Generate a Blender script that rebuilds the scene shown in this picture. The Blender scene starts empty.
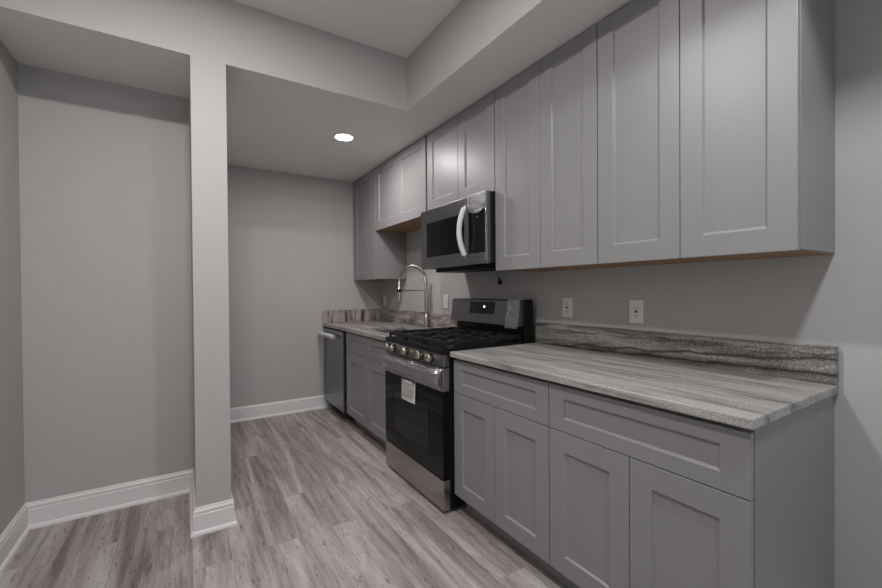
import bpy, bmesh, math, random
from mathutils import Vector, Matrix, noise

random.seed(4)
SC = bpy.context.scene
COL = SC.collection

# ------------------------------------------------------------------ camera
cam_d = bpy.data.cameras.new('camera')
cam_d.sensor_fit = 'HORIZONTAL'; cam_d.sensor_width = 36.0
cam_d.lens = 406.5843 * 36.0 / 882.0
cam_d.clip_start = 0.02
cam = bpy.data.objects.new('camera', cam_d); COL.objects.link(cam)
FW = Vector((0.53298585, 0.84607423, -0.00919162))
RT = Vector((0.84604894, -0.53305187, -0.00754278))
UP = Vector((0.01128136, 0.00375636, 0.99992931))
M = Matrix((( RT.x, UP.x, -FW.x, -1.89661), (RT.y, UP.y, -FW.y, -0.45075), (RT.z, UP.z, -FW.z, 1.22674), (0, 0, 0, 1)))
cam.matrix_world = M
SC.camera = cam

# ------------------------------------------------------------------ world, exposure
w = bpy.data.worlds.new('world'); SC.world = w; w.use_nodes = True
w.node_tree.nodes['Background'].inputs[0].default_value = (0.90, 0.95, 1.0, 1)
w.node_tree.nodes['Background'].inputs[1].default_value = 1.2
SC.view_settings.view_transform = 'Standard'
SC.view_settings.look = 'None'
SC.view_settings.gamma = 1.0
SC.view_settings.use_curve_mapping = False
SC.view_settings.exposure = 0.76

# soft fill daylight enters by an unseen window added behind the viewer (portal guides the sky light through it)
WX0, WX1, WZ0, WZ1 = -2.35, -0.55, 0.75, 2.15
pd = bpy.data.lights.new('fill_window_portal', 'AREA'); pd.shape = 'RECTANGLE'; pd.size = WX1 - WX0; pd.size_y = WZ1 - WZ0
pd.cycles.is_portal = True
po = bpy.data.objects.new('fill_window_portal', pd); COL.objects.link(po)
po.location = ((WX0 + WX1) / 2, -2.70, (WZ0 + WZ1) / 2); po.rotation_euler = (math.radians(90), 0, 0)

# ------------------------------------------------------------------ ceiling lamps of the room (x, y, z, watts, colour)
LAMPS = [(-0.848, 2.596, 2.415, 8.3, (1.0, 0.95, 0.945)),
         (-1.87, 0.86, 2.760, 18.5, (1.0, 0.965, 0.95)),
         (-1.00, -0.45, 2.760, 14.0, (0.91, 0.955, 1.0))]
for (x, y, z, e, c) in LAMPS:
    ld = bpy.data.lights.new('downlight_glow', 'AREA'); ld.shape = 'DISK'; ld.size = 0.17
    ld.energy = e; ld.color = c
    lo = bpy.data.objects.new('downlight_glow', ld); COL.objects.link(lo)
    lo.location = (x, y, z - 0.016)

# ------------------------------------------------------------------ materials
def mat(name, col, rough=0.5, metal=0.0, bump=0.0, bscale=200.0, spec=0.5, coat=0.0, stretch=None, var=0.0):
    m = bpy.data.materials.new(name); m.use_nodes = True
    nt = m.node_tree; b = nt.nodes['Principled BSDF']
    b.inputs['Base Color'].default_value = (*col, 1)
    b.inputs['Roughness'].default_value = rough
    b.inputs['Metallic'].default_value = metal
    b.inputs['Specular IOR Level'].default_value = spec
    b.inputs['Coat Weight'].default_value = coat
    b.inputs['Coat Roughness'].default_value = 0.1
    tc = nt.nodes.new('ShaderNodeTexCoord'); mp = nt.nodes.new('ShaderNodeMapping')
    nt.links.new(tc.outputs['Object'], mp.inputs['Vector'])
    if stretch: mp.inputs['Scale'].default_value = stretch
    nz = nt.nodes.new('ShaderNodeTexNoise'); nz.inputs['Scale'].default_value = bscale; nz.inputs['Detail'].default_value = 3
    nt.links.new(mp.outputs[0], nz.inputs['Vector'])
    if bump > 0:
        bp = nt.nodes.new('ShaderNodeBump'); bp.inputs['Strength'].default_value = bump; bp.inputs['Distance'].default_value = 0.001
        nt.links.new(nz.outputs['Fac'], bp.inputs['Height']); nt.links.new(bp.outputs[0], b.inputs['Normal'])
    if var > 0:
        mx = nt.nodes.new('ShaderNodeMix'); mx.data_type = 'RGBA'
        mx.inputs[6].default_value = (*[c * (1 - var) for c in col], 1); mx.inputs[7].default_value = (*[min(1, c * (1 + var)) for c in col], 1)
        nt.links.new(nz.outputs['Fac'], mx.inputs[0]); nt.links.new(mx.outputs[2], b.inputs['Base Color'])
    return m

def emis(name, col, s):
    m = bpy.data.materials.new(name); m.use_nodes = True
    b = m.node_tree.nodes['Principled BSDF']
    b.inputs['Base Color'].default_value = (*col, 1)
    b.inputs['Emission Color'].default_value = (*col, 1); b.inputs['Emission Strength'].default_value = s
    return m

WALL = mat('wall_paint', (0.43, 0.418, 0.410), 0.75, bump=0.12, bscale=260)
CEIL = mat('ceiling_paint', (0.80, 0.785, 0.775), 0.85, bump=0.1, bscale=220)
TRIM = mat('trim_paint', (0.70, 0.69, 0.68), 0.4)
CAB = mat('cabinet_paint', (0.245, 0.24, 0.24), 0.41, bump=0.03, bscale=300, spec=0.5)
CABW = mat('cabinet_underside_wood', (0.29, 0.17, 0.085), 0.6, stretch=(20, 1, 1), bscale=8, var=0.3)
STEEL = mat('stainless_steel', (0.41, 0.395, 0.38), 0.25, 1.0, bump=0.05, bscale=60, stretch=(30, 1, 30))
STEELV = mat('stainless_dark', (0.24, 0.24, 0.245), 0.30, 1.0, bump=0.05, bscale=60, stretch=(30, 30, 1))
KNOBST = mat('knob_steel', (0.55, 0.47, 0.39), 0.22, 1.0, bump=0.02, bscale=150)
SINKST = mat('sink_steel', (0.45, 0.44, 0.43), 0.35, 1.0, bump=0.05, bscale=90)
CHROME = mat('brushed_nickel', (0.48, 0.455, 0.43), 0.27, 1.0, bump=0.02, bscale=150)
BLACKG = mat('black_glass', (0.004, 0.004, 0.005), 0.07, spec=0.22)
WINDG = mat('oven_window_glass', (0.009, 0.011, 0.011), 0.10, spec=0.38)
BLACK = mat('black_enamel', (0.006, 0.006, 0.007), 0.34, spec=0.25)
IRON = mat('cast_iron', (0.009, 0.009, 0.009), 0.5, spec=0.35, bump=0.2, bscale=300)
BLKPL = mat('black_plastic', (0.008, 0.008, 0.009), 0.5, spec=0.25)
ALU = mat('burner_metal', (0.20, 0.195, 0.19), 0.35, 1.0, var=0.1)
PLATE = mat('outlet_plastic', (0.72, 0.71, 0.69), 0.35)
SLOT = mat('outlet_slot', (0.03, 0.03, 0.03), 0.6)
PAPER = mat('tag_paper', (0.68, 0.67, 0.66), 0.7, var=0.04, bscale=80)
INK = mat('tag_ink', (0.16, 0.16, 0.17), 0.7)
TAPE = mat('tag_tape', (0.03, 0.03, 0.03), 0.4)
WRAP = mat('white_foam_wrap', (0.62, 0.62, 0.63), 0.55, bump=0.6, bscale=120, var=0.1)
RUST = mat('dark_brass_fitting', (0.05, 0.035, 0.025), 0.45, 0.6)
LEDM = emis('display_led', (0.55, 0.8, 1.0), 14)
LEDB = emis('display_led_blue', (0.008, 0.012, 0.06), 0.6)
LENS = emis('lamp_lens', (1.0, 0.97, 0.95), 6)
DISP = mat('display_glass', (0.008, 0.008, 0.01), 0.12)

def film_mat():
    m = bpy.data.materials.new('clear_film'); m.use_nodes = True
    nt = m.node_tree; out = nt.nodes['Material Output']; nt.nodes.remove(nt.nodes['Principled BSDF'])
    tr = nt.nodes.new('ShaderNodeBsdfTransparent'); tr.inputs[0].default_value = (0.9, 0.9, 0.92, 1)
    gl = nt.nodes.new('ShaderNodeBsdfGlossy'); gl.inputs['Roughness'].default_value = 0.16; gl.inputs[0].default_value = (0.9, 0.9, 0.92, 1)
    df = nt.nodes.new('ShaderNodeBsdfDiffuse'); df.inputs[0].default_value = (0.6, 0.6, 0.62, 1)
    tc = nt.nodes.new('ShaderNodeTexCoord'); nz = nt.nodes.new('ShaderNodeTexNoise'); nz.inputs['Scale'].default_value = 22; nz.inputs['Detail'].default_value = 4
    nz.inputs['Distortion'].default_value = 1.2
    bp = nt.nodes.new('ShaderNodeBump'); bp.inputs['Strength'].default_value = 0.9; bp.inputs['Distance'].default_value = 0.02
    nt.links.new(tc.outputs['Object'], nz.inputs[0]); nt.links.new(nz.outputs['Fac'], bp.inputs['Height'])
    nt.links.new(bp.outputs[0], gl.inputs['Normal'])
    m1 = nt.nodes.new('ShaderNodeMixShader'); m1.inputs[0].default_value = 0.24
    m2 = nt.nodes.new('ShaderNodeMixShader'); m2.inputs[0].default_value = 0.10
    nt.links.new(tr.outputs[0], m1.inputs[1]); nt.links.new(gl.outputs[0], m1.inputs[2])
    nt.links.new(m1.outputs[0], m2.inputs[1]); nt.links.new(df.outputs[0], m2.inputs[2])
    nt.links.new(m2.outputs[0], out.inputs[0])
    return m
FILM = film_mat()

def granite(name, scale, stops, seed=0.0, rough=0.22, dist=1.2, vein=0.5, speck=0.35, ridge=0.0, rscale=(3, .5, 3), veins=()):
    m = bpy.data.materials.new(name); m.use_nodes = True
    nt = m.node_tree; b = nt.nodes['Principled BSDF']; L = nt.links.new; N = nt.nodes.new
    geo = N('ShaderNodeNewGeometry')
    mp = N('ShaderNodeMapping'); mp.inputs['Scale'].default_value = scale; mp.inputs['Location'].default_value = (seed, seed * 0.7, seed * 1.3)
    L(geo.outputs['Position'], mp.inputs[0])
    n1 = N('ShaderNodeTexNoise'); n1.inputs['Scale'].default_value = 1.0; n1.inputs['Detail'].default_value = 9; n1.inputs['Roughness'].default_value = 0.62; n1.inputs['Distortion'].default_value = dist
    L(mp.outputs[0], n1.inputs['Vector'])
    n2 = N('ShaderNodeTexNoise'); n2.inputs['Scale'].default_value = 3.1; n2.inputs['Detail'].default_value = 6; n2.inputs['Roughness'].default_value = 0.7; n2.inputs['Distortion'].default_value = 0.5
    L(mp.outputs[0], n2.inputs['Vector'])
    n3 = N('ShaderNodeTexNoise'); n3.inputs['Scale'].default_value = 210; n3.inputs['Detail'].default_value = 2
    L(geo.outputs['Position'], n3.inputs['Vector'])
    a = N('ShaderNodeMath'); a.operation = 'MULTIPLY_ADD'; a.inputs[1].default_value = vein; L(n2.outputs['Fac'], a.inputs[0]); L(n1.outputs['Fac'], a.inputs[2])
    s = N('ShaderNodeMath'); s.operation = 'SUBTRACT'; s.inputs[1].default_value = vein * 0.5; L(a.outputs[0], s.inputs[0])
    r = N('ShaderNodeValToRGB'); el = r.color_ramp.elements
    while len(el) > 1: el.remove(el[-1])
    el[0].position = stops[0][0]; el[0].color = (*stops[0][1], 1)
    for p, c in stops[1:]:
        e = el.new(p); e.color = (*c, 1)
    L(s.outputs[0], r.inputs[0])
    r3 = N('ShaderNodeMapRange'); r3.inputs['From Min'].default_value = 0.3; r3.inputs['From Max'].default_value = 0.7
    r3.inputs['To Min'].default_value = 1 - speck; r3.inputs['To Max'].default_value = 1 + speck
    L(n3.outputs['Fac'], r3.inputs[0])
    mul = N('ShaderNodeMix'); mul.data_type = 'RGBA'; mul.blend_type = 'MULTIPLY'; mul.inputs[0].default_value = 1
    L(r.outputs[0], mul.inputs[6]); L(r3.outputs[0], mul.inputs[7]); last = mul.outputs[2]
    if ridge > 0:
        mp4 = N('ShaderNodeMapping'); mp4.inputs['Scale'].default_value = rscale; mp4.inputs['Location'].default_value = (seed * 2.1, seed, seed * .3)
        L(geo.outputs['Position'], mp4.inputs[0])
        n4 = N('ShaderNodeTexNoise'); n4.inputs['Scale'].default_value = 1; n4.inputs['Detail'].default_value = 7; n4.inputs['Roughness'].default_value = 0.6; n4.inputs['Distortion'].default_value = 0.6
        L(mp4.outputs[0], n4.inputs['Vector'])
        d1 = N('ShaderNodeMath'); d1.operation = 'SUBTRACT'; d1.inputs[1].default_value = 0.5; L(n4.outputs['Fac'], d1.inputs[0])
        d2 = N('ShaderNodeMath'); d2.operation = 'ABSOLUTE'; L(d1.outputs[0], d2.inputs[0])
        d3 = N('ShaderNodeMapRange'); d3.inputs['From Min'].default_value = 0.0; d3.inputs['From Max'].default_value = 0.045; d3.inputs['To Min'].default_value = 1 - ridge; d3.inputs['To Max'].default_value = 1.0
        L(d2.outputs[0], d3.inputs[0])
        m4 = N('ShaderNodeMix'); m4.data_type = 'RGBA'; m4.blend_type = 'MULTIPLY'; m4.inputs[0].default_value = 1
        L(last, m4.inputs[6]); L(d3.outputs[0], m4.inputs[7]); last = m4.outputs[2]
    if veins:
        sp = N('ShaderNodeSeparateXYZ'); L(geo.outputs['Position'], sp.inputs[0])
        def mth(op, a, b_=None, c=None):
            q = N('ShaderNodeMath'); q.operation = op
            for i_, v_ in enumerate((a, b_, c)):
                if v_ is None: continue
                if isinstance(v_, (int, float)): q.inputs[i_].default_value = v_
                else: L(v_, q.inputs[i_])
            return q.outputs[0]
        wob = N('ShaderNodeTexNoise'); wob.inputs['Scale'].default_value = 1; wob.inputs['Detail'].default_value = 6; wob.inputs['Roughness'].default_value = 0.6
        mpw = N('ShaderNodeMapping'); mpw.inputs['Scale'].default_value = (3, 5.5, 12); L(geo.outputs['Position'], mpw.inputs[0]); L(mpw.outputs[0], wob.inputs['Vector'])
        for (z0_, k_, wd_, dk_, sd_) in veins:      # natural dark bands running along the slab
            zz = mth('MULTIPLY_ADD', sp.outputs[1], -k_, z0_ + k_ * 1.1)
            zz = mth('MULTIPLY_ADD', mth('SUBTRACT', wob.outputs['Fac'], .5), sd_, zz)
            dd_ = mth('ABSOLUTE', mth('SUBTRACT', sp.outputs[2], zz))
            wv = mth('MULTIPLY', n2.outputs['Fac'], wd_ * 2)
            mr = N('ShaderNodeMapRange'); mr.inputs['To Min'].default_value = 1 - dk_; mr.inputs['To Max'].default_value = 1; mr.inputs['From Min'].default_value = 0
            L(dd_, mr.inputs[0]); L(wv, mr.inputs['From Max'])
            m5 = N('ShaderNodeMix'); m5.data_type = 'RGBA'; m5.blend_type = 'MULTIPLY'; m5.inputs[0].default_value = 1
            L(last, m5.inputs[6]); L(mr.outputs[0], m5.inputs[7]); last = m5.outputs[2]
    L(last, b.inputs['Base Color'])
    b.inputs['Roughness'].default_value = rough
    return m
TOPST = [(0.28, (0.13, 0.124, 0.12)), (0.40, (0.265, 0.253, 0.245)), (0.50, (0.345, 0.33, 0.317)), (0.62, (0.395, 0.378, 0.36)), (0.78, (0.45, 0.43, 0.41))]
SPLST = [(0.30, (0.03, 0.03, 0.03)), (0.40, (0.11, 0.106, 0.10)), (0.48, (0.19, 0.18, 0.165)), (0.60, (0.275, 0.262, 0.235)), (0.76, (0.40, 0.38, 0.34))]
LGTST = [(0.30, (0.07, 0.065, 0.065)), (0.42, (0.20, 0.188, 0.18)), (0.52, (0.30, 0.28, 0.265)), (0.70, (0.42, 0.39, 0.37))]
BKST = [(0.34, (0.04, 0.035, 0.035)), (0.42, (0.14, 0.125, 0.12)), (0.49, (0.30, 0.265, 0.25)), (0.62, (0.40, 0.36, 0.335))]
GRAN = granite('granite_top', (15, 1.1, 15), TOPST, 3.0, 0.32, speck=0.34, vein=.6, ridge=.35, rscale=(6, .5, 6))
GRANS = granite('granite_splash', (12, 1.7, 15), SPLST, 8.15, 0.28, speck=0.65, ridge=.5, rscale=(7, .75, 9), veins=((.893, .030, .016, .92, .035), (.905, .068, .011, .85, -.05), (.985, .012, .006, .5, .06)))
GRANL = granite('granite_splash_light', (14, 2.5, 14), LGTST, 1.4, 0.25, speck=0.4, ridge=.4, rscale=(6, 1.1, 6))
GRANB = granite('granite_splash_vertical', (16, 3, 1.8), BKST, 2.1, 0.25, speck=0.3)

def floor_mat():
    m = bpy.data.materials.new('vinyl_planks'); m.use_nodes = True
    nt = m.node_tree; b = nt.nodes['Principled BSDF']; L = nt.links.new; N = nt.nodes.new
    geo = N('ShaderNodeNewGeometry'); sp = N('ShaderNodeSeparateXYZ'); L(geo.outputs['Position'], sp.inputs[0])
    cb = N('ShaderNodeCombineXYZ'); L(sp.outputs[1], cb.inputs[0]); L(sp.outputs[0], cb.inputs[1])
    mp = N('ShaderNodeMapping'); mp.inputs['Location'].default_value = (0.35, 0.02, 0); L(cb.outputs[0], mp.inputs[0])
    br = N('ShaderNodeTexBrick'); br.offset = 0.37; br.inputs['Color1'].default_value = (0, 0, 0, 1); br.inputs['Color2'].default_value = (1, 1, 1, 1)
    br.inputs['Mortar'].default_value = (0.5, 0.5, 0.5, 1); br.inputs['Scale'].default_value = 1.0; br.inputs['Mortar Size'].default_value = 0.0009
    br.inputs['Mortar Smooth'].default_value = 0.2; br.inputs['Brick Width'].default_value = 1.22; br.inputs['Row Height'].default_value = 0.155
    L(mp.outputs[0], br.inputs[0])
    sc = N('ShaderNodeSeparateColor'); L(br.outputs['Color'], sc.inputs[0])
    mo = N('ShaderNodeMath'); mo.operation = 'MULTIPLY'; mo.inputs[1].default_value = 31.0; L(sc.outputs[0], mo.inputs[0])
    cz = N('ShaderNodeCombineXYZ'); L(sp.outputs[0], cz.inputs[0]); L(sp.outputs[1], cz.inputs[1]); L(mo.outputs[0], cz.inputs[2])
    def nz(scale, sc_, det, rg, dist=0.0):
        q = N('ShaderNodeMapping'); q.inputs['Scale'].default_value = scale; L(cz.outputs[0], q.inputs[0])
        n = N('ShaderNodeTexNoise'); n.inputs['Scale'].default_value = sc_; n.inputs['Detail'].default_value = det; n.inputs['Roughness'].default_value = rg; n.inputs['Distortion'].default_value = dist
        L(q.outputs[0], n.inputs['Vector']); return n
    n1 = nz((11, 0.85, 1), 1.0, 6, 0.6, 0.7)
    n2 = nz((40, 2.3, 1), 1.0, 8, 0.72, 0.6)
    n3 = nz((120, 13, 1), 1.0, 5, 0.65, 0.9)
    r1 = N('ShaderNodeValToRGB'); e = r1.color_ramp.elements
    e[0].position = 0.30; e[0].color = (0.165, 0.14, 0.134, 1); e[1].position = 0.70; e[1].color = (0.455, 0.43, 0.41, 1)
    k = e.new(0.5); k.color = (0.32, 0.29, 0.276, 1)
    ad = N('ShaderNodeMath'); ad.operation = 'MULTIPLY_ADD'; ad.inputs[1].default_value = 0.07; L(sc.outputs[0], ad.inputs[0]); L(n1.outputs['Fac'], ad.inputs[2])
    ad2 = N('ShaderNodeMath'); ad2.operation = 'MULTIPLY_ADD'; ad2.inputs[1].default_value = 0.5; L(n2.outputs['Fac'], ad2.inputs[0]); L(ad.outputs[0], ad2.inputs[2])
    sb = N('ShaderNodeMath'); sb.operation = 'SUBTRACT'; sb.inputs[1].default_value = 0.285; L(ad2.outputs[0], sb.inputs[0])
    L(sb.outputs[0], r1.inputs[0])
    r2 = N('ShaderNodeMapRange'); r2.inputs['From Min'].default_value = 0.32; r2.inputs['From Max'].default_value = 0.45; r2.inputs['To Min'].default_value = 0.36; r2.inputs['To Max'].default_value = 1.0
    L(n3.outputs['Fac'], r2.inputs[0])
    mul = N('ShaderNodeMix'); mul.data_type = 'RGBA'; mul.blend_type = 'MULTIPLY'; mul.inputs[0].default_value = 1
    L(r1.outputs[0], mul.inputs[6]); L(r2.outputs[0], mul.inputs[7])
    mm = N('ShaderNodeMix'); mm.data_type = 'RGBA'; L(br.outputs['Fac'], mm.inputs[0]); L(mul.outputs[2], mm.inputs[6]); mm.inputs[7].default_value = (0.21, 0.185, 0.175, 1)
    L(mm.outputs[2], b.inputs['Base Color'])
    b.inputs['Roughness'].default_value = 0.5
    bp = N('ShaderNodeBump'); bp.inputs['Strength'].default_value = 0.15; bp.inputs['Distance'].default_value = 0.002
    L(n2.outputs['Fac'], bp.inputs['Height']); L(bp.outputs[0], b.inputs['Normal'])
    return m
FLOOR = floor_mat()

# ------------------------------------------------------------------ mesh helpers
class MB:
    """Collects shapes in world coordinates; build() links them as ONE mesh object."""
    def __init__(s): s.bm = bmesh.new()
    def box(s, x0, x1, y0, y1, z0, z1):
        v = [s.bm.verts.new(p) for p in ((x0,y0,z0),(x1,y0,z0),(x1,y1,z0),(x0,y1,z0),(x0,y0,z1),(x1,y0,z1),(x1,y1,z1),(x0,y1,z1))]
        for f in ((0,3,2,1),(4,5,6,7),(0,1,5,4),(1,2,6,5),(2,3,7,6),(3,0,4,7)): s.bm.faces.new([v[i] for i in f])
        return s
    def prism(s, poly, axis, a, b):
        """poly: 2D points; axis 'x' -> (y,z), 'y' -> (x,z), 'z' -> (x,y)."""
        def P(p, t):
            return {'x': (t, p[0], p[1]), 'y': (p[0], t, p[1]), 'z': (p[0], p[1], t)}[axis]
        A = [s.bm.verts.new(P(p, a)) for p in poly]; B = [s.bm.verts.new(P(p, b)) for p in poly]
        n = len(poly)
        s.bm.faces.new(A); s.bm.faces.new(B[::-1])
        for i in range(n): s.bm.faces.new([A[i], B[i], B[(i+1) % n], A[(i+1) % n]])
        return s
    def rings(s, rings, closed=True, cap=True):
        R = [[s.bm.verts.new(p) for p in r] for r in rings]
        n = len(R[0])
        for a, b in zip(R, R[1:]):
            for i in range(n if closed else n - 1):
                s.bm.faces.new([a[i], a[(i+1) % n], b[(i+1) % n], b[i]])
        if cap and closed:
            s.bm.faces.new(R[0][::-1]); s.bm.faces.new(R[-1])
        return s
    def lathe(s, prof, o, d, n=24):
        o = Vector(o); d = Vector(d).normalized()
        a = d.orthogonal().normalized(); b = d.cross(a)
        return s.rings([[o + d * h + (a * math.cos(t) + b * math.sin(t)) * r for t in [2 * math.pi * i / n for i in range(n)]] for r, h in prof])
    def tube(s, pts, rad, n=10):
        pts = [Vector(p) for p in pts]; rads = rad if isinstance(rad, (list, tuple)) else [rad] * len(pts)
        t0 = (pts[1] - pts[0]).normalized(); a = t0.orthogonal().normalized(); out = []
        for i, p in enumerate(pts):
            t = (pts[min(i+1, len(pts)-1)] - pts[max(i-1, 0)]).normalized()
            a = (a - t * a.dot(t)).normalized(); b = t.cross(a)
            out.append([p + (a * math.cos(q) + b * math.sin(q)) * rads[i] for q in [2 * math.pi * k / n for k in range(n)]])
        return s.rings(out)
    def grid(s, fn, nu, nv):
        V = [[s.bm.verts.new(fn(i / nu, j / nv)) for j in range(nv + 1)] for i in range(nu + 1)]
        for i in range(nu):
            for j in range(nv): s.bm.faces.new([V[i][j], V[i+1][j], V[i+1][j+1], V[i][j+1]])
        return s
    def build(s, name, m, parent=None, loc=(0, 0, 0), bev=0.0, smooth=False, seg=2):
        bmesh.ops.recalc_face_normals(s.bm, faces=s.bm.faces)
        base = Vector(parent.location) if parent else Vector(loc)
        if parent and parent.parent: base = Vector(parent.parent.location) + Vector(parent.location)
        bmesh.ops.translate(s.bm, verts=s.bm.verts, vec=-base)
        me = bpy.data.meshes.new(name); s.bm.to_mesh(me); s.bm.free()
        me.materials.append(m)
        if smooth:
            for p in me.polygons: p.use_smooth = True
            me.set_sharp_from_angle(angle=math.radians(40))
        o = bpy.data.objects.new(name, me); COL.objects.link(o)
        if parent: o.parent = parent
        else: o.location = loc
        if bev:
            md = o.modifiers.new('bevel', 'BEVEL'); md.width = bev; md.segments = seg; md.limit_method = 'ANGLE'; md.angle_limit = math.radians(35)
        return o

def tag(o, label, cat, group=None):
    o['label'] = label; o['category'] = cat
    if group: o['group'] = group
    return o
def thing(name, label, cat, loc, group=None):
    o = bpy.data.objects.new(name, None); COL.objects.link(o); o.location = loc; o.empty_display_size = 0.1
    return tag(o, label, cat, group)
def struct(name, mb, m, label=None, bev=0.0):
    o = mb.build(name, m, bev=bev); o['kind'] = 'structure'
    if label: o['label'] = label
    return o

def shaker(name, parent, y0, y1, z0, z1, xf, panels, th=0.02, rec=0.008, ch=0.006, m=None, label=None):
    """Flat framed panel facing -x; panels = recessed rectangles (ya, yb, za, zb)."""
    bm = MB(); B = bm.bm
    ys = sorted({y0, y1} | {p[0] for p in panels} | {p[1] for p in panels})
    zs = sorted({z0, z1} | {p[2] for p in panels} | {p[3] for p in panels})
    V = {}
    def v(x, y, z):
        k = (round(x, 5), round(y, 5), round(z, 5))
        if k not in V: V[k] = B.verts.new((x, y, z))
        return V[k]
    for i in range(len(ys) - 1):
        for j in range(len(zs) - 1):
            a, b, c, d = ys[i], ys[i+1], zs[j], zs[j+1]
            if any(abs(p[0]-a) < 1e-6 and abs(p[1]-b) < 1e-6 and abs(p[2]-c) < 1e-6 and abs(p[3]-d) < 1e-6 for p in panels):
                o = [v(xf,a,c), v(xf,b,c), v(xf,b,d), v(xf,a,d)]
                q = [v(xf+rec,a+ch,c+ch), v(xf+rec,b-ch,c+ch), v(xf+rec,b-ch,d-ch), v(xf+rec,a+ch,d-ch)]
                for k in range(4): B.faces.new([o[k], o[(k+1) % 4], q[(k+1) % 4], q[k]])
                B.faces.new(q)
            else:
                B.faces.new([v(xf,a,c), v(xf,b,c), v(xf,b,d), v(xf,a,d)])
    xb = xf + th
    for a, b in zip(ys, ys[1:]):
        B.faces.new([v(xf,a,z0), v(xf,b,z0), v(xb,b,z0), v(xb,a,z0)]); B.faces.new([v(xf,a,z1), v(xf,b,z1), v(xb,b,z1), v(xb,a,z1)])
    for c, d in zip(zs, zs[1:]):
        B.faces.new([v(xf,y0,c), v(xf,y0,d), v(xb,y0,d), v(xb,y0,c)]); B.faces.new([v(xf,y1,c), v(xf,y1,d), v(xb,y1,d), v(xb,y1,c)])
    for a, b in zip(ys, ys[1:]):
        for c, d in zip(zs, zs[1:]): B.faces.new([v(xb,a,c), v(xb,b,c), v(xb,b,d), v(xb,a,d)])
    o = bm.build(name, m or CAB, parent, bev=0.0016)
    if label: o['label'] = label
    return o

# ------------------------------------------------------------------ the room
XL, YW, ZC, ZH, YP, YA = -2.6136, 3.826, 2.4152, 2.760, 1.948, 2.491
PX0, PX1, XR, YF = -1.861, -1.702, -0.640, -2.60
struct('floor', MB().box(XL - .1, .1, YF - .1, YW + .1, -.10, 0), FLOOR)
struct('wall_right', MB().box(0, .1, YF - .1, YW + .1, 0, 2.86), WALL)
struct('wall_back', MB().box(XL - .1, 0, YW, YW + .1, 0, 2.86), WALL)
struct('wall_left', MB().box(XL - .1, XL, YF - .1, YW, 0, 2.86), WALL)
wf = MB()
wf.box(XL, WX0, YF - .1, YF, 0, 2.86).box(WX1, 0, YF - .1, YF, 0, 2.86).box(WX0, WX1, YF - .1, YF, 0, WZ0).box(WX0, WX1, YF - .1, YF, WZ1, 2.86)
struct('wall_front', wf, WALL)
wn = MB(); wm = (WX0 + WX1) / 2; wb = .045
wn.box(WX0, WX0 + wb, YF - .09, YF - .03, WZ0, WZ1).box(WX1 - wb, WX1, YF - .09, YF - .03, WZ0, WZ1).box(wm - wb / 2, wm + wb / 2, YF - .09, YF - .03, WZ0, WZ1)
for a_, b_ in ((WX0 + wb, wm - wb / 2), (wm + wb / 2, WX1 - wb)):
    wn.box(a_, b_, YF - .09, YF - .03, WZ0, WZ0 + wb).box(a_, b_, YF - .09, YF - .03, WZ1 - wb, WZ1)
wn = struct('fill_window_1', wn, TRIM)  # unseen window, added for soft cool fill from behind the viewer
struct('wall_alcove', MB().box(XL, PX0, YA, YA + .1, 0, ZC), WALL)
struct('wall_divider', MB().box(PX0, PX1, YP, YW, 0, ZC), WALL)
struct('ceiling', MB().box(XL, XR, YF, YP, ZH, 2.86), CEIL)
struct('ceiling_soffit', MB().prism([(XL, YP), (XR, YP), (XR, YF), (0, YF), (0, YW), (XL, YW)], 'z', ZC, 2.86), WALL)
sf = bpy.data.objects['ceiling_soffit']; sf.data.materials.append(CEIL)
for p in sf.data.polygons:
    if abs(p.normal.z) > .9: p.material_index = 1

HB = 0.135
def baseboard(mb, p0, p1, nrm):
    """profile extruded along p0->p1 (xy) with mitred ends given as extra lengths per depth; nrm = outward (xy, m0, m1)."""
    (nx, ny), m0, m1 = nrm
    prof = [(0, 0), (0.027, 0), (0.0265, 0.009), (0.022, 0.017), (0.014, 0.021), (0.0135, HB - 0.036), (0.0115, HB - 0.034), (0.0115, HB - 0.029), (0.013, HB - 0.026), (0.0125, HB - 0.016), (0.008, HB - 0.010), (0.007, HB - 0.004), (0.005, HB), (0, HB)]
    p0 = Vector(p0); p1 = Vector(p1); d = (p1 - p0).normalized(); n = Vector((nx, ny))
    rings = []
    for p, mm, sg in ((p0, m0, 1), (p1, m1, -1)):
        rings.append([(*(p + n * t + d * (sg * mm * t)), z) for t, z in prof])
    mb.rings(rings)
    return mb
struct('baseboard_back', baseboard(MB(), (PX1, YW), (-0.60, YW), ((0, -1), 1, 0)), TRIM)
struct('baseboard_alcove', baseboard(MB(), (XL, YA), (PX0, YA), ((0, -1), 1, 1)), TRIM)
struct('baseboard_left', baseboard(MB(), (XL, YF), (XL, YA), ((1, 0), 1, 1)), TRIM)
bd = MB()
baseboard(bd, (PX0, YA), (PX0, YP), ((-1, 0), 1, -1))
baseboard(bd, (PX0, YP), (PX1, YP), ((0, -1), -1, -1))
baseboard(bd, (PX1, YP), (PX1, YW), ((1, 0), -1, 1))
struct('baseboard_divider', bd, TRIM)
struct('baseboard_right', baseboard(MB(), (0, YF), (0, -0.03), ((-1, 0), 1, 0)), TRIM)

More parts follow.
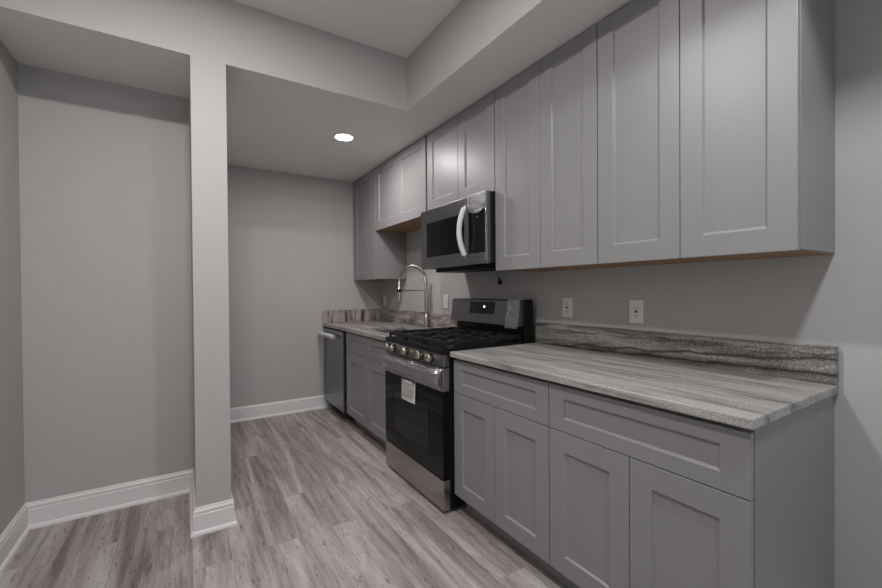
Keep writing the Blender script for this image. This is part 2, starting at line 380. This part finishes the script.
# ------------------------------------------------------------------ base cabinets
GB = 'grey shaker base cabinets along the right wall'
XD, XB, ZT, TH = -0.6544, -0.633, 0.8918, 0.029
def carcass(mb, y0, y1, z0, z1, xb):
    t = 0.018
    mb.box(xb, -.004, y0, y0 + t, z0, z1); mb.box(xb, -.004, y1 - t, y1, z0, z1)
    mb.box(xb, -.004, y0 + t, y1 - t, z0, z0 + t); mb.box(-.022, -.004, y0 + t, y1 - t, z0 + t, z1)
    mb.box(xb, xb + .018, y0 + t, y1 - t, z1 - .055, z1)
    mb.box(xb, xb + .018, y0 + t, y1 - t, .655, .69)
    return mb
def base_cab(y0, y1, split, label, drawer_panels, dzb, dzt, end=False):
    t = thing('base_cabinet', label, 'cabinet', (-.32, (y0 + y1) / 2, 0), GB)
    g = .0016; zb, zt = 0.104, ZT - TH - .0008
    mb = carcass(MB(), y0 + .0006, y1 - .0006, zb, zt, XB)
    mb.build('carcass', CAB, t)
    MB().box(-.575, -.56, y0 + .0006, y1 - .0006, 0.0, zb - .0005).build('toe_kick', CAB, t)
    if end: MB().box(-.559, -.004, y0 + .0006, y0 + .0186, 0.0, zb - .0005).build('side_panel', CAB, t)
    a, b = y0 + g, y1 - g
    shaker('drawer_front', t, a, b, dzb + .0015, dzt, XD, drawer_panels)
    for (p, q) in ((a, split - .0012), (split + .0012, b)):
        shaker('door', t, p, q, .1065, dzb - .0015, XD, [(p + .074, q - .074, .179, dzb - .079)])
    return t
base_cab(.0114, .7089, .3570, 'grey shaker base cabinet at the near open end of the counter run', [(.0854, .634, .722, .7985)], .6686, .8471, True)
base_cab(.7089, 1.3975, 1.0548, 'grey shaker base cabinet between the gas range and the end base cabinet', [(.783, 1.3235, .722, .7985)], .6686, .8471)
base_cab(2.185, 3.155, 2.660, 'grey shaker sink base cabinet with two-panel false drawer, beside the dishwasher', [(2.255, 2.608, .730, .7985), (2.712, 3.085, .730, .7985)], .679, .8471)

# ------------------------------------------------------------------ countertops and splashes
XC = -0.677
GT = 'granite countertops'
r_top = MB().box(XC, -.001, .0, 1.4005, ZT - TH, ZT).build('countertop', GRAN, loc=(-.34, .7, ZT - TH), bev=.003)
tag(r_top, 'pale grey streaked granite countertop with an exposed near end', 'countertop', GT)
SX0, SX1, SY0, SY1 = -.545, -.155, 2.330, 3.010
def ring_slab(x0, x1, y0, y1, a0, a1, b0, b1, z0, z1):
    mb = MB(); B = mb.bm
    O = [(x0,y0),(x1,y0),(x1,y1),(x0,y1)]; I = [(a0,b0),(a1,b0),(a1,b1),(a0,b1)]
    def mk(P, z): return [B.verts.new((*p, z)) for p in P]
    ot, ob, it, ib = mk(O, z1), mk(O, z0), mk(I, z1), mk(I, z0)
    for k in range(4):
        n = (k + 1) % 4
        for q in ([ot[k],ot[n],it[n],it[k]], [ob[k],ob[n],ib[n],ib[k]], [ot[k],ot[n],ob[n],ob[k]], [it[k],it[n],ib[n],ib[k]]): B.faces.new(q)
    return mb
l_top = ring_slab(XC, -.001, 2.178, YW - .001, SX0, SX1, SY0, SY1, ZT - TH, ZT).build('countertop', GRAN, loc=(-.34, 3.0, ZT - TH), bev=.003)
tag(l_top, 'granite countertop around the sink, ending at the back wall', 'countertop', GT)
GS = 'granite backsplash strips'
ZS = 1.0234
tag(MB().box(-.0275, -.001, .0015, 1.4005, ZT + .0004, ZS).build('backsplash', GRANS, loc=(-.014, .7, ZT), bev=.0015), 'dark streaked granite backsplash strip under the two white duplex outlets', 'backsplash', GS)
tag(MB().box(-.0275, -.001, 2.19, YW - .0285, ZT + .0004, ZS).build('backsplash', GRANL, loc=(-.014, 3.0, ZT), bev=.0015), 'granite backsplash strip behind the tall faucet', 'backsplash', GS)
tag(MB().box(XC - .002, -.001, YW - .0278, YW - .001, ZT + .0004, ZS).build('backsplash', GRANB, loc=(-.34, YW - .014, ZT), bev=.0015), 'short granite backsplash strip with upright dark stripes on the back wall', 'backsplash', GS)

# ------------------------------------------------------------------ wall cabinets
GW = 'grey shaker wall cabinets along the right wall'
XU, XUB = -0.335, -0.3135
def wall_cab(y0, y1, z0, split, label, panels=None, z1=2.4125, y1door=None):
    t = thing('wall_cabinet', label, 'cabinet', (-.16, (y0 + y1) / 2, z0), GW)
    MB().box(XUB, -.001, y0 + .0006, y1 - .0006, z0 + .004, z1).build('carcass', CAB, t, bev=.001)
    MB().box(XUB + .002, -.003, y0 + .003, y1 - .003, z0, z0 + .0038).build('bottom_panel', CABW, t)['label'] = 'bare tan wood underside'
    a, b = y0 + .0022, (y1door or y1) - .0022
    ds = [(a, b)] if split is None else [(a, split - .0012), (split + .0012, b)]
    for p, q in ds:
        pn = panels or [(p + .076, q - .076, z0 + .076, z1 - .078)]
        shaker('door', t, p, q, z0 - .001, z1 - .008, XU, pn)
    return t
wall_cab(.0105, .7131, 1.3404, .3567, 'tall two-door grey wall cabinet at the near open end of the row')
wall_cab(.7131, 1.4199, 1.3404, 1.0597, 'tall two-door grey wall cabinet just right of the microwave')
wall_cab(1.4215, 2.2143, 1.817, 1.8035, 'short two-door grey wall cabinet above the microwave')
wall_cab(2.236, 3.200, 1.805, 2.7249, 'short two-door grey wall cabinet above the sink')
t = wall_cab(3.2035, 3.824, 1.3404, None, 'tall narrow single-door grey wall cabinet in the back corner', [(3.395, 3.700, 1.416, 2.335)], y1door=3.775)
MB().box(XU + .002, XUB - .0005, 3.776, 3.823, 1.3404, 2.4045).build('filler_strip', CAB, t)

# ------------------------------------------------------------------ gas range
R0, R1 = 1.408, 2.166
rg = thing('gas_range', 'stainless and black freestanding gas range between the two counters', 'range', (-.36, (R0 + R1) / 2, 0))
MB().box(-.672, -.035, R0, R1, .022, .872).build('body', BLACK, rg, bev=.003)
for (x, y) in ((-.60, R0 + .05), (-.60, R1 - .05), (-.10, R0 + .05), (-.10, R1 - .05)):
    MB().lathe([(.018, 0), (.018, .006), (.010, .008), (.010, .0215)], (x, y, 0), (0, 0, 1), 14).build('foot', BLKPL, rg)
MB().box(-.717, -.6725, R0 + .002, R1 - .002, .018, .186).build('storage_drawer', STEEL, rg, bev=.004)['label'] = 'brushed stainless bottom drawer'
# oven door
dr = MB().box(-.717, -.6725, R0 + .002, R1 - .002, .193, .672).build('oven_door', BLACKG, rg, bev=.003)
MB().box(-.7185, -.7172, R0 + .16, R1 - .16, .30, .565).build('window', WINDG, dr, bev=.0005)
MB().box(-.7175, -.674, R0 + .002, R1 - .002, .6725, .801).build('top_trim', STEEL, dr, bev=.003)
N = 28
def bow(i):
    u = i / N; y = R0 + .012 + (R1 - R0 - .024) * u
    e = min(1, u / .07, (1 - u) / .07); off = .006 + .018 * math.sin(e * math.pi / 2) + .006 * math.sin(u * math.pi)
    return y, -.718 - off
hb = MB()
hb.rings([[(x + .006, y, .738), (x - .008, y, .739), (x - .011, y, .746), (x - .011, y, .775), (x - .007, y, .784), (x + .006, y, .786)] for y, x in [bow(i) for i in range(N + 1)]])
for yy in (R0 + .02, R1 - .045): hb.box(-.735, -.7178, yy, yy + .025, .742, .781)
hb.build('handle', STEEL, dr, bev=.002, smooth=True)
def film(u, v):
    y, x = bow(u * N); z = .682 + .114 * v
    if v > .82: x += (v - .82) / .18 * .026
    return (x - .017 - .0025 * noise.noise((y * 30, z * 40, 1.3)) + .022 * (v < .3) * (.3 - v) / .3, y, z + .004 * noise.noise((y * 14, 0, v * 3)))
MB().grid(film, 70, 10).build('film_wrap', FILM, dr, smooth=True)['label'] = 'clear protective film over the handle'
# control panel with knobs (leans back)
MB().prism([(-.716, .806), (-.674, .806), (-.674, .8715), (-.700, .8715)], 'y', R0 + .002, R1 - .002).build('control_panel', STEELV, rg, bev=.002)
kn = Vector((-.9715, 0, .237)).normalized()
for ky in (2.103, 2.030, 1.850, 1.665, 1.545):
    o = Vector((-.7088, ky, .8385))
    k = MB().lathe([(.0225, .0062), (.0235, .009), (.0225, .030), (.0195, .0335), (.001, .034)], o, kn, 28).build('knob', KNOBST, rg, smooth=True)
    MB().lathe([(.0265, 0), (.0265, .004), (.024, .006), (.001, .006)], o, kn, 28).build('bezel', BLKPL, k, smooth=True)
# cooktop
MB().box(-.712, -.105, R0 - .0005, R1 + .0005, .8725, .9055).build('cooktop', BLACK, rg, bev=.005)
burners = [(-.57, 1.56, .046), (-.57, 2.01, .050), (-.25, 1.56, .038), (-.25, 2.01, .038), (-.41, 1.787, .052)]
for bx, by, br in burners:
    b = MB().lathe([(br + .012, 0), (br + .012, .006), (br, .009), (br, .015), (br - .004, .017), (.001, .017)], (bx, by, .9056), (0, 0, 1), 28).build('burner', ALU, rg, smooth=True)
    MB().lathe([(br - .002, 0), (br - .001, .006), (br - .005, .010), (.001, .011)], (bx, by, .9228), (0, 0, 1), 28).build('cap', IRON, b, smooth=True)
gw = (R1 - R0 - .03) / 3
for k in range(3):
    a = R0 + .015 + gw * k + .003; b = a + gw - .006; c = (a + b) / 2
    g = MB(); x0, x1 = -.690, -.125; zt0, zt1 = .921, .944; wd = .013
    g.box(x0, x1, a, a + wd, zt0, zt1); g.box(x0, x1, b - wd, b, zt0, zt1)
    g.box(x0, x0 + wd, a + wd, b - wd, zt0, zt1); g.box(x1 - wd, x1, a + wd, b - wd, zt0, zt1)
    for q in (a + wd + .001, b - wd - .001): pass
    xm = (x0 + x1) / 2
    g.box(xm - wd / 2, xm + wd / 2, a + wd, b - wd, zt0, zt1)
    for bx in ((-.57, -.25) if k != 1 else (-.55, -.27)):
        for ang in (0.0, math.pi / 2, math.pi, -math.pi / 2):
            dx, dy = math.cos(ang), math.sin(ang)
            L0 = .035; L1 = (b - a) / 2 - .004 if abs(dy) > .5 else .11
            p, q = (bx + dx * L0, c + dy * L0), (bx + dx * L1, c + dy * L1)
            h = .0065
            g.box(min(p[0], q[0]) - h * abs(dy), max(p[0], q[0]) + h * abs(dy), min(p[1], q[1]) - h * abs(dx), max(p[1], q[1]) + h * abs(dx), zt0 + .001, zt1 + .003)
    for fx in (x0, x1 - wd):
        for fy in (a, b - wd): g.box(fx, fx + wd, fy, fy + wd, .9057, zt0)
    g.build('grate', IRON, rg, bev=.002)
# backguard
MB().box(-.105, -.035, R0 + .002, R1 - .002, .8728, 1.005).build('back_riser', BLACK, rg, bev=.003)
bg = MB().prism([(-.165, .997), (-.060, .997), (-.045, 1.06), (-.045, 1.163), (-.137, 1.163), (-.145, 1.156)], 'y', R0 + .008, R1 - .004).build('backguard', STEELV, rg, bev=.003)
MB().prism([(-.120, .994), (-.040, .994), (-.040, 1.165), (-.110, 1.165)], 'y', R0 + .0005, R0 + .0075).build('end_cap', BLKPL, rg, bev=.003)
def onbg(z, off): return -.165 + (z - .997) / (1.156 - .997) * .020 - off
def bgplate(y0, y1, z0, z1, off, th):
    return MB().prism([(onbg(z0, off), z0), (onbg(z0, off - th), z0), (onbg(z1, off - th), z1), (onbg(z1, off), z1)], 'y', y0, y1)
bgplate(1.650, 1.930, 1.062, 1.146, .0012, .0014).build('display', DISP, bg)
MB().lathe([(.0045, 0), (.0045, .001), (.0005, .0012)], (onbg(1.112, .0012), 1.760, 1.112), (-1, 0, .12), 12).build('indicator_light', LEDM, bg)
def bfilm(u, v):
    y = R0 + .006 + .11 * u; z = .985 + .185 * v
    return (onbg(z, .004 + .012 * abs(noise.noise((y * 32 + z * 14, z * 4, 3.1)))), y, z)
MB().grid(bfilm, 40, 16).build('film_wrap', FILM, bg, smooth=True)['label'] = 'clear protective film with creases at the end'

# paper tag taped to the oven door
tg = thing('paper_tag', 'white printed paper tag taped to the black oven door glass', 'tag', (-.720, 1.81, .54))
TA, TB, TZ0, TZ1 = 1.715, 1.895, .536, .664
MB().grid(lambda u, v: (-.7215 - .006 * (1 - v) * (0.5 + .5 * math.sin(u * 3)), TA + (TB - TA) * u, TZ0 + (TZ1 - TZ0) * v), 10, 10).build('sheet', PAPER, tg)
ink = MB()
random.seed(8)
for k in range(9):
    zz = .640 - k * .0105; y1_ = TB - .016; y0_ = TA + .016 + random.random() * .05 * (k % 3 != 0)
    ink.box(-.7282, -.7276, y0_, y1_, zz, zz + (.0022 if k not in (0, 7) else .004))
ink.build('printed_lines', INK, tg)
for yy in (TA + .014, TB - .030): MB().box(-.7232, -.7219, yy, yy + .018, .652, .668).build('tape', TAPE, tg)

# ------------------------------------------------------------------ microwave
MZ0, MZ1 = 1.384, 1.812
mw = thing('microwave', 'over-the-range stainless microwave with foam-wrapped handle, above the gas range', 'microwave', (-.2, 1.81, MZ0))
MY0, MY1 = 1.4235, 2.2125
MB().box(-.366, -.003, MY0, MY1, MZ0 + .004, MZ1 - .001).build('body', BLKPL, mw, bev=.003)
MB().box(-.300, -.06, MY0 + .06, MY1 - .06, MZ0 - .024, MZ0 + .0035).build('vent_underside', BLKPL, mw, bev=.003)
d = MB().box(-.393, -.3665, 1.612, MY1, MZ0, MZ1 - .002).build('door', STEELV, mw, bev=.002)
MB().box(-.3946, -.3932, 1.655, 2.125, 1.466, 1.712).build('window', BLACKG, d, bev=.0005)
cp = MB().box(-.393, -.3665, MY0, 1.609, MZ0, MZ1 - .002).build('control_panel', STEELV, mw, bev=.002)
MB().box(-.3946, -.3932, 1.437, 1.604, 1.452, 1.726).build('keypad_glass', BLACKG, cp, bev=.0005)
MB().box(-.3952, -.3947, 1.505, 1.527, 1.664, 1.677).build('display', LEDB, cp)
hp = []
for i in range(25):
    u = i / 24; zz = 1.432 + (1.752 - 1.432) * u
    hp.append((-.405 - .040 * math.sin(u * math.pi) ** .8, 1.622 + .012 * math.sin(u * math.pi), zz))
h = MB().tube(hp, .011, 12)
h.box(-.408, -.3932, 1.6135, 1.631, 1.437, 1.455); h.box(-.408, -.3932, 1.6135, 1.631, 1.729, 1.747)
hd = h.build('handle', STEEL, d, smooth=True)
wp = [(p[0] - .001, p[1], p[2]) for p in hp[1:-1]]
MB().tube(wp, [.0165 + .0025 * noise.noise((i * 1.7, 2, 3)) for i in range(len(wp))], 14).build('foam_wrap', WRAP, d, smooth=True)['label'] = 'white foam wrapping on the handle'
def mfilm(u, v):
    y = MY0 + .002 + .19 * u; z = 1.722 + .092 * v - .03 * (1 - v) * math.sin(u * math.pi)
    return (-.396 - .005 * abs(noise.noise((y * 28, z * 28, 7.7))) - .003 * (1 - v), y, z)
MB().grid(mfilm, 24, 14).build('film_wrap', FILM, cp, smooth=True)['label'] = 'crumpled clear film on the top corner'
def mfilm2(u, v):
    y = MY0 + .001 + .012 * u; z = 1.40 + .34 * v
    return (-.396 - .004 * abs(noise.noise((y * 60, z * 30, 2.2))), y, z)
MB().grid(mfilm2, 4, 30).build('film_wrap', FILM, cp, smooth=True)

# ------------------------------------------------------------------ dishwasher
dw = thing('dishwasher', 'stainless dishwasher with wrapped bar handle in the back corner', 'dishwasher', (-.33, 3.48, 0))
D0, D1 = 3.192, 3.808
MB().box(-.630, -.03, D0 + .004, D1 - .004, .095, .858).build('body', BLKPL, dw)
MB().box(-.560, -.10, D0 + .006, D1 - .006, 0.0, .0945).build('toe_kick', BLKPL, dw)
dd = MB().box(-.672, -.6305, D0, D1, .100, .846).build('door', STEELV, dw, bev=.004)
hb = MB().tube([(-.715, 3.225, .792), (-.715, 3.765, .792)], .010, 12)
hb.box(-.715, -.6715, 3.245, 3.265, .784, .800); hb.box(-.715, -.6715, 3.725, 3.745, .784, .800)
hb.build('handle', STEEL, dd, smooth=True)
MB().tube([(-.716 , 3.34 + .45 * i / 20, .792) for i in range(21)], [.020 + .007 * noise.noise((i * .9, 5, 1)) for i in range(21)], 12).build('foam_wrap', WRAP, dd, smooth=True)['label'] = 'white foam wrapping on the bar handle'

# ------------------------------------------------------------------ sink and faucet
sk = thing('sink', 'stainless undermount sink basin set in the far granite counter', 'sink', (-.35, 2.67, ZT - TH - .2))
def rr(x0, x1, y0, y1, z, r=.03, n=5):
    out = []
    for cx, cy, a in ((x1 - r, y1 - r, 0), (x0 + r, y1 - r, 90), (x0 + r, y0 + r, 180), (x1 - r, y0 + r, 270)):
        for k in range(n + 1):
            t_ = math.radians(a + 90 * k / n); out.append((cx + r * math.cos(t_), cy + r * math.sin(t_), z))
    return out
zt_ = ZT - TH - .001
rings = [rr(SX0 - .012, SX1 + .012, SY0 - .012, SY1 + .012, zt_ - .003), rr(SX0 - .012, SX1 + .012, SY0 - .012, SY1 + .012, zt_),
         rr(SX0 + .002, SX1 - .002, SY0 + .002, SY1 - .002, zt_), rr(SX0 + .008, SX1 - .008, SY0 + .008, SY1 - .008, zt_ - .185),
         rr(SX0 + .03, SX1 - .03, SY0 + .03, SY1 - .03, zt_ - .198)]
b = MB(); b.rings(rings, cap=False)
B = b.bm; B.verts.ensure_lookup_table(); B.faces.new([B.verts[len(B.verts) - 24 + i] for i in range(24)])
b.build('basin', SINKST, sk, smooth=True)
MB().lathe([(.042, 0), (.042, .003), (.030, .004), (.001, .002)], (-.35, 2.67, zt_ - .1978), (0, 0, 1), 20).build('drain', CHROME, sk, smooth=True)

FX, FY = -.060, 2.715
fc = thing('faucet', 'brushed nickel pull-down spring faucet with a high arch behind the sink', 'faucet', (FX, FY, ZT))
MB().lathe([(.027, 0.0005), (.027, .008), (.021, .012), (.020, .115), (.016, .120), (.001, .120)], (FX, FY, ZT), (0, 0, 1), 20).build('base', CHROME, fc, smooth=True)
arc = [(FX, FY, ZT + .12), (FX, FY, ZT + .30)]
zc_, rad_ = ZT + .408, .134
for i in range(25):
    a = math.pi * i / 24; arc.append((FX - rad_ + rad_ * math.cos(a), FY, zc_ + rad_ * 1.05 * math.sin(a)))
arc += [(FX - 2 * rad_, FY, zc_ - .06), (FX - 2 * rad_, FY, zc_ - .10)]
MB().tube(arc, .0075, 12).build('hose', CHROME, fc, smooth=True)
# spring coils round the hose
path = [Vector(p) for p in arc]; seg = [0]
for p, q in zip(path, path[1:]): seg.append(seg[-1] + (q - p).length)
def at(s):
    for i in range(len(path) - 1):
        if s <= seg[i+1] or i == len(path) - 2:
            f_ = (s - seg[i]) / max(1e-9, seg[i+1] - seg[i]); return path[i].lerp(path[i+1], f_), (path[i+1] - path[i]).normalized()
coil = []; turns = 95; npt = turns * 8
for k in range(npt + 1):
    s_ = .01 + (seg[-1] - .02) * k / npt; p, tn = at(s_); n1 = Vector((0, 1, 0)); n2 = tn.cross(n1); a = 2 * math.pi * k / 8
    coil.append(p + (n1 * math.cos(a) + n2 * math.sin(a)) * .0118)
MB().tube(coil, .0028, 5).build('spring', CHROME, fc, smooth=True)
MB().tube([(FX, FY, ZT + .118), (FX, FY, ZT + .345)], .0160, 14).build('column', CHROME, fc, smooth=True)
MB().tube([(FX, FY, ZT + .335), (FX - 2 * rad_ + .016, FY, ZT + .335)], .005, 10).build('support_arm', CHROME, fc, smooth=True)
MB().lathe([(.017, 0), (.018, .002), (.018, .022), (.017, .024)], (FX - 2 * rad_, FY, ZT + .322), (0, 0, 1), 16).build('holder_ring', BLKPL, fc, smooth=True)
MB().lathe([(.012, 0), (.014, .01), (.0135, .07), (.010, .12), (.009, .13)], (FX - 2 * rad_, FY, ZT + .215), (0, 0, 1), 16).build('spray_head', CHROME, fc, smooth=True)
MB().tube([(FX, FY - .018, ZT + .075), (FX, FY - .05, ZT + .08), (FX - .02, FY - .062, ZT + .115), (FX - .05, FY - .066, ZT + .15)], [.008, .007, .006, .005], 10).build('lever', CHROME, fc, smooth=True)

# ------------------------------------------------------------------ outlets, fitting
GO = 'white outlet plates on the right wall'
def plate(y, z, label, kind):
    t = thing('wall_outlet' if kind != 'switch' else 'wall_switch', label, 'outlet' if kind != 'switch' else 'switch', (-.003, y, z - .06), GO if kind != 'switch' else None)
    MB().box(-.0065, -.0005, y - .037, y + .037, z - .058, z + .058).build('cover_plate', PLATE, t, bev=.002)
    MB().box(-.0085, -.0067, y - .0168, y + .0168, z - .0335, z + .0335).build('receptacle' if kind != 'switch' else 'rocker', PLATE, t, bev=.001)
    if kind != 'switch':
        s = MB()
        for dz in (-.019, .019):
            s.box(-.0089, -.0086, y - .0085, y - .0058, dz + z - .004, dz + z + .006); s.box(-.0089, -.0086, y + .0058, y + .0085, dz + z - .004, dz + z + .006)
            s.lathe([(.003, 0), (.003, .0003)], (-.0086, y, dz + z - .0098), (-1, 0, 0), 10)
        if kind == 'gfci': s.box(-.0090, -.0086, y - .008, y + .008, z - .0045, z + .0045)
        s.build('slots', SLOT, t)
    return t
plate(.738, 1.113, 'white duplex outlet on the wall, nearest the open counter end', 'gfci')
plate(1.168, 1.120, 'white duplex outlet on the wall, next to the gas range', 'gfci')
plate(3.735, 1.118, 'white outlet in shadow under the narrow back-corner wall cabinet', 'duplex')
plate(2.477, 1.129, 'white rocker switch plate between the faucet and the range backguard', 'switch')
ft = thing('pipe_fitting', 'small dark capped fitting on the wall under the cabinets, above the range end', 'fitting', (0, 1.765, 1.285))
MB().lathe([(.019, .0005), (.019, .004), (.012, .006), (.011, .022), (.001, .023)], (0, 1.765, 1.280), (-1, 0, 0), 18).build('cap', RUST, ft, smooth=True)
MB().tube([(-.014, 1.765, 1.292), (-.012, 1.763, 1.312)], .007, 10).build('stub', RUST, ft, smooth=True)

# ------------------------------------------------------------------ recessed ceiling lamps
GL = 'round recessed ceiling lamps'
LL = ['round lit recessed ceiling lamp in the low kitchen soffit', 'round recessed lamp in the high ceiling in front of the divider wall', 'round recessed lamp in the high ceiling above the viewer']
for (x, y, z, e, c), lb in zip(LAMPS, LL):
    t = thing('recessed_lamp', lb, 'ceiling lamp', (x, y, z - .012), GL)
    MB().rings([[(x + r * math.cos(a), y + r * math.sin(a), z + h_) for a in [2 * math.pi * i / 40 for i in range(40)]] for r, h_ in ((.088, -.0004), (.088, -.003), (.080, -.007), (.067, -.009), (.065, -.006), (.065, -.0004))], cap=False).build('trim_ring', CEIL, t, smooth=True)
    MB().lathe([(.0645, 0), (.0645, .003), (.001, .004)], (x, y, z - .010), (0, 0, 1), 40).build('lens', LENS, t)
